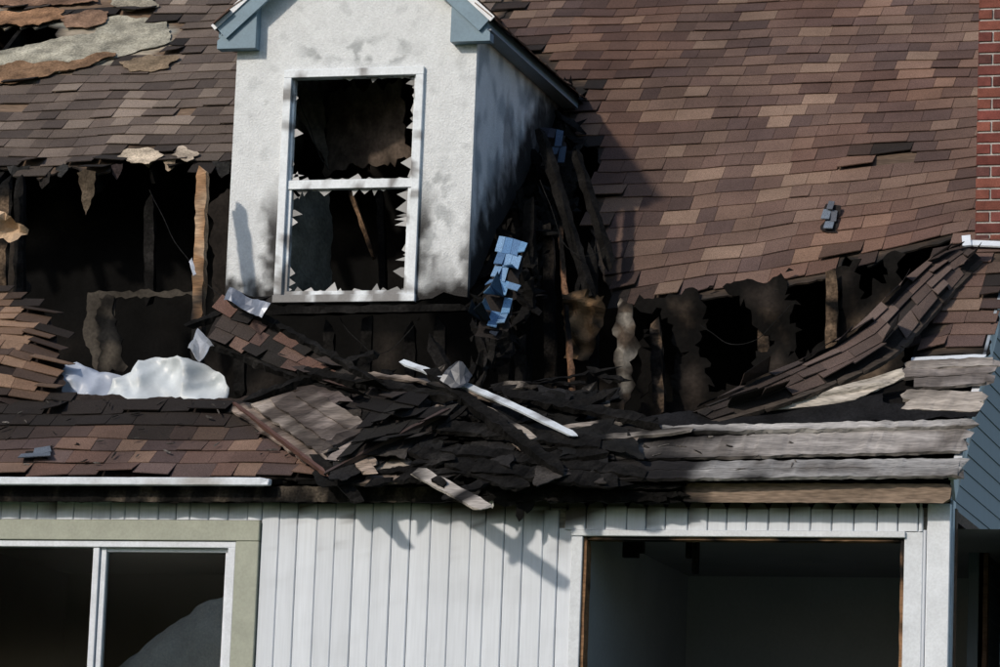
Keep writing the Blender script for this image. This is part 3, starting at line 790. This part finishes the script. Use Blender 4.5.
def postc(q,t=0):
    k=sm(.35,.62,t+.2*noise.noise(V(q)*9)); return mix(charc(q),mix((.26,.15,.08),(.38,.27,.18),sm(-.2,.3,noise.noise(V((q[0]*30,q[1]*30,q[2]*3))))),k)
beam(po,oy(196,402,1.0),oy(203,172,1.35),.075,.07,(0,1,0),postc,jit=.012,seg=.04)
po.obj('wooden_post',M_WD,H)
wr=MB()
def wire(p0,p1,sag,r=.005):
    p0=V(p0);p1=V(p1);pr=p0
    for i in range(1,17):
        t=i/16; q=p0*(1-t)+p1*t+V((.03*noise.noise(V((t*4,p0.x,0))),.03*noise.noise(V((t*4,p0.x,5))),-sag*math.sin(math.pi*t)))
        beam(wr,pr,q,r,r,(0,1,.2),col=(.012,.012,.012),seg=.5); pr=q
wire(oy(225,300,1.9),oy(150,190,2.2),.1)
wire(oy(540,180,1.9),oy(610,240,1.9),.3);wire(oy(700,325,1.7),oy(790,305,1.7),.2);wire(oy(340,318,1.5),oy(420,318,1.5),.25);wire(oy(300,90,YD+.3),oy(330,170,YD+.3),.1)
wr.obj('hanging_wires',M_CH,H)
# ================================================================ CHIMNEY
chm=empty('brick_chimney')
cx0=rp(976,236).x; cy0=rp(985,240).y+.0; ch=MB(); mo_=MB()
cw,cd,ctop=.82,.6,11.6; cz0=rz(cy0)-.35
box(mo_,cx0+.008,cx0+cw-.008,cy0+.008,cy0+cd-.008,cz0,ctop-.01,(.38,.36,.34))
z=cz0;i=0;rb=random.Random(2)
while z<ctop:
    x=cx0-(.0 if i%2 else .105)
    while x<cx0+cw-.01:
        a=max(x,cx0);b=min(x+.2,cx0+cw)
        if b-a>.02:
            k=rb.uniform(.7,1.25); c=rb.choice([(.18,.055,.045),(.15,.05,.042),(.21,.075,.055),(.11,.048,.043)])
            c=tuple(q*k for q in c); j=rb.uniform(0,.003)
            box(ch,a,b,cy0-j,cy0+.1,z,z+.066,c); box(ch,a,b,cy0+cd-.1,cy0+cd,z,z+.066,c)
        x+=.212
    y=cy0+(.11 if i%2 else .22)
    while y<cy0+cd-.15:
        for xx in ((cx0-.001,cx0+.1),(cx0+cw-.1,cx0+cw+.001)):
            k=rb.uniform(.7,1.2); box(ch,xx[0],xx[1],y,min(y+.2,cy0+cd-.11),z,z+.066,(.18*k,.055*k,.042*k))
        y+=.212
    z+=.080;i+=1
mo_.obj('mortar_core',M_BR,chm); ch.obj('brick_courses',M_BR,chm,bevel=.003)
cp=MB(); box(cp,cx0-.05,cx0+cw+.05,cy0-.05,cy0+cd+.05,ctop,ctop+.1,(.4,.39,.37)); cp.obj('chimney_cap',M_BR,chm)
# ================================================================ DEBRIS
DB=empty('fire_debris_pile')
def squad(mb,c4,nu,nv,pal,seed,w0=0.,curl=.02,miss=.05):
    a,b,c,d=[V(p) for p in c4]; n=((b-a).cross(d-a)).normalized()
    if n.dot(fwd)>0: n=-n
    lu=((b-a).length+(c-d).length)/2;lv=((d-a).length+(c-b).length)/2
    f=lambda u,v,w=0.:((a*(1-u/lu)+b*u/lu)*(1-v/lv)+(d*(1-u/lu)+c*u/lu)*v/lv)+n*(w+w0+.03*noise.noise(V((u*5,v*5,seed))))
    shingles(mb,[(0,0),(lu,0),(lu,lv),(0,lv)],f,pal=pal,ex=lv/nv,seed=seed,char=0,curl=curl,miss=miss,wid=(lu/nu*.7,lu/nu*1.3))
    sheet(mb,[(0,0),(lu,0),(lu,lv),(0,lv)],lambda u,v:f(u,v,-.014),lambda u,v,d:(.02,.017,.016),res=.05,amp=.03,seed=seed)
    return f,lu,lv
fs_=MB()
squad(fs_,[rp(204,338,.25),rp(352,396,.12),rp(376,386,.20),rp(226,300,.40)],9,3,[(.11,.065,.052),(.08,.052,.045),(.13,.085,.07),(.05,.04,.036),(.02,.018,.017),(.03,.026,.024)],51,curl=.012,miss=.05)
fs_.obj('fallen_shingle_section',M_SH,DB)
fs_=MB()
for (x0,y0,w0,x1,y1,w1,a_,b_) in ((226,297,.42,378,383,.22,.04,.05),(204,341,.22,352,400,.10,.05,.05),(190,326,.3,262,300,.35,.05,.05),(250,400,.12,380,352,.25,.06,.05),
    (300,372,.2,452,398,.2,.07,.05),(430,372,.25,560,470,.12,.08,.06),(400,478,.06,600,452,.10,.12,.04),(450,450,.12,640,474,.06,.11,.04),(510,395,.15,660,424,.12,.09,.04),
    (470,466,.12,620,484,.06,.13,.03),(440,426,.14,600,444,.12,.14,.03),(410,448,.12,520,486,.08,.12,.03)):
    beam(fs_,rp(x0,y0,w0),rp(x1,y1,w1),a_,b_,N+V((0,.2*(R.random()-.5),0)),charc,jit=.02,seg=.035)
fs_.obj('charred_battens',M_CH,DB)
tp=MB()
def tcol(base): return lambda q,t=0: mix(base,(.03,.023,.02),.9*sm(-.14,.16,noise.noise(V((q[0]*5,q[1]*3,q[2]*11)))))
for (x0,y0,x1,y1,w_,hh,base) in ((240,405,322,462,.15,.06,(.25,.2,.17)),(258,400,338,456,.14,.10,(.30,.26,.23)),(280,396,352,446,.16,.13,(.27,.23,.21)),(302,392,372,436,.12,.15,(.2,.17,.15)),
      (332,460,442,408,.12,.14,(.20,.17,.155)),(326,446,420,400,.09,.16,(.06,.05,.045)),(300,386,345,402,.12,.14,(.16,.13,.12)),
      (365,374,430,382,.05,.14,(.24,.20,.17)),(326,478,358,450,.10,.05,(.38,.29,.23)),(346,478,368,454,.05,.05,(.32,.25,.2))):
    beam(tp,rp(x0,y0,hh),rp(x1,y1,hh),w_,.018,N+V((R.uniform(-.15,.15),0,0)),tcol(base),jit=.014,seg=.03)
tp.obj('torn_roof_boards',M_WD,DB)
sq2=MB()
squad(sq2,[rp(335,460,.17),rp(420,444,.12),rp(452,406,.2),rp(376,414,.2)],5,3,[(.018,.017,.016),(.03,.027,.025),(.012,.011,.011)],78)
squad(sq2,[rp(345,404,.22),rp(410,420,.22),rp(430,396,.22),rp(372,388,.22)],3,2,[(.018,.017,.016),(.04,.033,.03),(.012,.011,.011)],79)
sq2.obj('flipped_shingle_slabs',M_SH,DB)
tp=MB()
beam(tp,rp(234,404,.06),rp(326,474,.12),.022,.035,N,col=(.09,.045,.034),jit=.006)
beam(tp,rp(326,474,.12),rp(452,408,.20),.022,.035,N,col=(.05,.033,.028),jit=.008)
tp.obj('red_drip_edge',M_TRM,DB)
lb=MB()
def lathc(q,t=0): return mix((.60,.65,.70),(.10,.085,.075),.8*sm(.05,.4,noise.noise(V(q)*9)))
beam(lb,rp(402,362,.26),rp(576,436,.16),.05,.016,N,lathc,jit=.004,seg=.05,bow=.03)
lb.obj('fallen_white_lath',M_TRM,DB)
lb=MB()
beam(lb,rp(484,408,.18),rp(536,440,.15),.06,.02,N,woodchar((.32,.28,.24),.1),jit=.008)
beam(lb,rp(414,470,.10),rp(486,508,.10),.10,.02,N,woodchar((.36,.33,.30),.12),jit=.01)
beam(lb,rp(430,384,.25),rp(500,400,.2),.05,.03,N,woodchar((.2,.16,.13),-.05),jit=.01)
beam(lb,rp(560,428,.12),rp(640,420,.10),.05,.02,N,woodchar((.22,.19,.165),-.03),jit=.01)
beam(lb,rp(586,440,.12),rp(690,430,.10),.06,.02,N,woodchar((.2,.18,.16),-.06),jit=.01)
beam(lb,rp(520,447,.10),rp(640,438,.10),.10,.02,N,woodchar((.25,.2,.165),-.04),jit=.014)
lb.obj('splintered_planks',M_WD,DB)
ml=MB()
poly3(ml,[rp(224,300,.50),rp(262,318,.46),rp(272,306,.50),rp(232,290,.54)],cst((.20,.22,.26)),seed=3,wav=.08)
poly3(ml,[rp(440,380,.3),rp(462,389,.28),rp(472,374,.32),rp(456,362,.34)],cst((.05,.055,.065)),seed=4,wav=.08)
poly3(ml,[rp(188,348,.5),rp(200,364,.5),rp(214,344,.5),rp(198,330,.5)],cst((.42,.43,.44)),seed=5,wav=.09)
poly3(ml,[rp(189,262,.9),rp(193,276,.9),rp(196,274,.9),rp(192,258,.9)],cst((.7,.7,.7)),seed=5)
ml.obj('bent_flashing',M_MET,DB,solid=.003)
wp=MB()
def crump(l,y,col,seed):
    P=kp(l,y)
    zmax=max(b for a,b in P); zmin=min(b for a,b in P)
    def f(a,b):
        r=1-abs(noise.noise(V((a*2.6+b*1.5,b*2.6-a,seed))))*2
        r2=1-abs(noise.noise(V((a*6,b*6,seed+3))))*2
        t=(b-zmin)/(zmax-zmin)
        return V((a,y-.14*r-.05*r2-.18*(1-t)**1.5,b))
    sheet(wp,P,f,lambda x,z,d:tuple(c*(.88+.24*noise.noise(V((x*5,z*5,1)))) for c in col),res=.02,amp=.015,seed=seed)
crump([(122,406),(126,384),(140,376),(146,364),(160,360),(186,359),(212,368),(228,376),(238,392),(238,408)],1.0,(.62,.67,.70),3)
crump([(64,398),(68,368),(80,363),(104,374),(140,382),(152,402),(146,408)],1.12,(.46,.51,.60),5)
wp.obj('crumpled_white_plastic',M_PLA,DB,smooth=True,solid=.004)
bl=MB()
BLUE=[(.10,.20,.36),(.14,.27,.44),(.09,.17,.30),(.18,.30,.46),(.05,.08,.13)]  # shingle blue includes a sky reflection put into the colour
squad(bl,[rp(478,326,.42),rp(508,330,.40),rp(526,244,.46),rp(502,238,.46)],3,6,BLUE,64,curl=.04,miss=.04)
squad(bl,[rp(474,334,.36),rp(498,338,.36),rp(504,318,.38),rp(484,314,.38)],3,2,[(.03,.04,.06),(.06,.09,.14)],63,curl=.05)
squad(bl,[rp(540,164,.30),rp(562,164,.28),rp(566,134,.28),rp(544,130,.30)],3,2,[(.04,.06,.09),(.06,.09,.14),(.03,.03,.04)],62,curl=.05)
bl.obj('hanging_blue_shingles',M_SH,H)
lm=MB()
rs=random.Random(9)
for i in range(210):
    t=rs.random()**.8; px=478+(564-478)*t+rs.uniform(-14,26)*(1-.4*t); py=335-(335-115)*t+rs.uniform(-25,60)
    p=rp(px,py,rs.uniform(-.2,.04)); a=V((rs.uniform(-.5,.5),rs.uniform(-.4,.4),rs.uniform(-1.4,.3))).normalized()*rs.uniform(.04,.16)
    beam(lm,p-a,p+a,rs.uniform(.03,.12),rs.uniform(.01,.04),N+V((rs.uniform(-.5,.5),0,0)),charc,jit=.02,seg=.03,rnd=rs)
for i in range(190):
    px=rs.uniform(335,625); py=rs.gauss(428,30)
    if py>484 or py<360: continue
    L_=rs.uniform(.02,.07) if i<130 else rs.uniform(.12,.34)
    p=rp(px,py,rs.uniform(-.01,.05)+.08*max(0,1-abs(px-440)/100)); dirv=(V((1,0,0))*rs.uniform(.3,1)*rs.choice((-1,1))+S*rs.uniform(-.6,.6)+N*rs.uniform(-.2,.2)).normalized()
    k=rs.random(); cf=charc if k<.84 else woodchar((.16,.14,.12),-.12)
    beam(lm,p-dirv*L_,p+dirv*L_,rs.uniform(.015,.09),rs.uniform(.008,.03),N+V((rs.uniform(-.5,.5),0,0)),cf,jit=.018,seg=.03,rnd=rs)
for i in range(130):
    lft=i<110
    px=rs.uniform(0,330) if lft else rs.uniform(600,800); py=rs.uniform(398,474)if lft else rs.uniform(430,470)
    if lft and rs.random()<(py-398)/75: continue
    p=rp(px,py,.03 if lft else .066); dirv=(V((1,0,0))*rs.uniform(-1,1)+S*rs.uniform(-1,1)).normalized(); L_=rs.uniform(.006,.03)
    g=rs.choice((.012,.02,.05,.10)); beam(lm,p-dirv*L_,p+dirv*L_,rs.uniform(.006,.02),.008,N,col=(g*1.1,g,g*.9),jit=.006,seg=.03,rnd=rs)
lm.obj('charred_fragments',M_CH,DB)
mk=MB()
for i in range(46):
    px=rs.uniform(335,610); py=rs.uniform(385,478); hx=rs.uniform(10,34);hy=rs.uniform(4,14);w_=rs.uniform(.02,.10); an=rs.uniform(-.35,.45)
    p=[]
    for (a_,b_) in ((-1,1),(1,1),(1,-1),(-1,-1)):
        dx=a_*hx+rs.uniform(-8,8); dy=b_*hy+rs.uniform(-4,4)+an*a_*hx
        p.append(rp(px+dx,py+dy,w_+rs.uniform(-.03,.05)))
    c=rs.choice([(.014,.014,.015),(.010,.010,.010),(.02,.019,.019),(.008,.008,.008),(.04,.036,.033)])
    poly3(mk,p,cst(c),seed=i+.5,amp=.04)
for px,py,w,h,c in ((505,498,.22,.12,(.012,.012,.012)),(540,492,.25,.10,(.012,.012,.012)),(520,512,.06,.12,(.012,.012,.012)),(528,505,.1,.1,(.012,.012,.012)),(470,494,.15,.08,(.02,.02,.02)),(492,504,.05,.06,(.5,.5,.48))):
    p=oy(px,py,YE-.02); poly=[(p.x-w/2,p.z+h/2),(p.x+w/2,p.z+h/2),(p.x+w*.3,p.z-h*.3),(p.x,p.z-h/2),(p.x-w*.3,p.z-h*.2)]
    sheet(mk,poly,lambda a,b:V((a,YE-.02+.05*noise.noise(V((a*9,b*9,0))),b)),lambda a,b,d,c=c:c,res=.03,amp=.03,seed=px)
mk.obj('melted_felt_scraps',M_FELT,DB,solid=.006)
lz=MB(); sq=[WR(*ruv(822,212),.04),WR(*ruv(838,214),.04),WR(*ruv(842,194),.05),WR(*ruv(828,192),.05)]
squad(lz,sq,2,3,[(.14,.17,.21),(.10,.11,.13)],71,curl=.004); 
sq=[rp(22,462,.03),rp(48,460,.03),rp(46,448,.04),rp(26,450,.04)]; squad(lz,sq,1,2,[(.10,.12,.15)],72)
lz.obj('loose_slate_shingles',M_SH,DB)
# ================================================================ GROUND / surroundings
g=MB(); g.add([(-600,-600,0),(600,-600,0),(600,600,0),(-600,600,0)],[(0,1,2,3)],(.06,.09,.035))
g.obj('ground',mat('grass',.95,.5,.4,20,.4,40,.8,.03,.1))
tg=MB(); rt_=random.Random(6)  # unseen tree row added behind the camera for dark glass reflections
for i in range(14):
    cx,cy=-62+i*7.5+rt_.uniform(-2,2),-55+rt_.uniform(-4,4); hgt=rt_.uniform(17,22)
    beam(tg,(cx,cy,0),(cx+rt_.uniform(-.5,.5),cy,hgt*.5),.6,.6,(0,1,0),lambda q,t=0:(.06,.045,.03),seg=2)
    for k in range(20):
        bx,by,bz_=cx+rt_.gauss(0,2.6),cy+rt_.gauss(0,2.2),rt_.uniform(hgt*.15,hgt)
        for j in range(60):
            o=V((bx+rt_.gauss(0,1.2),by+rt_.gauss(0,1.1),bz_+rt_.gauss(0,1.1)))
            d1=V((rt_.gauss(0,1),rt_.gauss(0,1),rt_.gauss(0,1))).normalized()*.5; d2=d1.cross(V((rt_.gauss(0,1),rt_.gauss(0,1),1))).normalized()*.5
            k2=rt_.uniform(.6,1.2); tg.add([o-d1,o-d2,o+d1,o+d2],[(0,1,2,3)],(.05*k2,.07*k2,.03*k2))
tg.obj('reflection_trees',mat('foliage',.9,1,.2,20,.2,20,.1,.01,.1))
# ================================================================ LIGHT
az=V((-.50,-.87)).normalized(); el=math.radians(29)
sd_=V((az.x*math.cos(el),az.y*math.cos(el),math.sin(el)))
sl_=bpy.data.lights.new('sun','SUN'); sl_.energy=2.55; sl_.angle=math.radians(2.5); sl_.color=(1,.895,.77)
so=bpy.data.objects.new('sun',sl_); sc.collection.objects.link(so); so.rotation_euler=(-sd_).to_track_quat('-Z','Y').to_euler()
w=bpy.data.worlds.new('World'); sc.world=w; w.use_nodes=True; nt=w.node_tree
sk=nt.nodes.new('ShaderNodeTexSky'); sk.sky_type='NISHITA'; sk.sun_disc=False; sk.sun_elevation=el; sk.sun_rotation=math.atan2(az.x,az.y)
nt.links.new(sk.outputs[0],nt.nodes['Background'].inputs[0]); nt.nodes['Background'].inputs[1].default_value=.15
sc.view_settings.view_transform='Standard'; sc.view_settings.look='None'; sc.view_settings.exposure=0
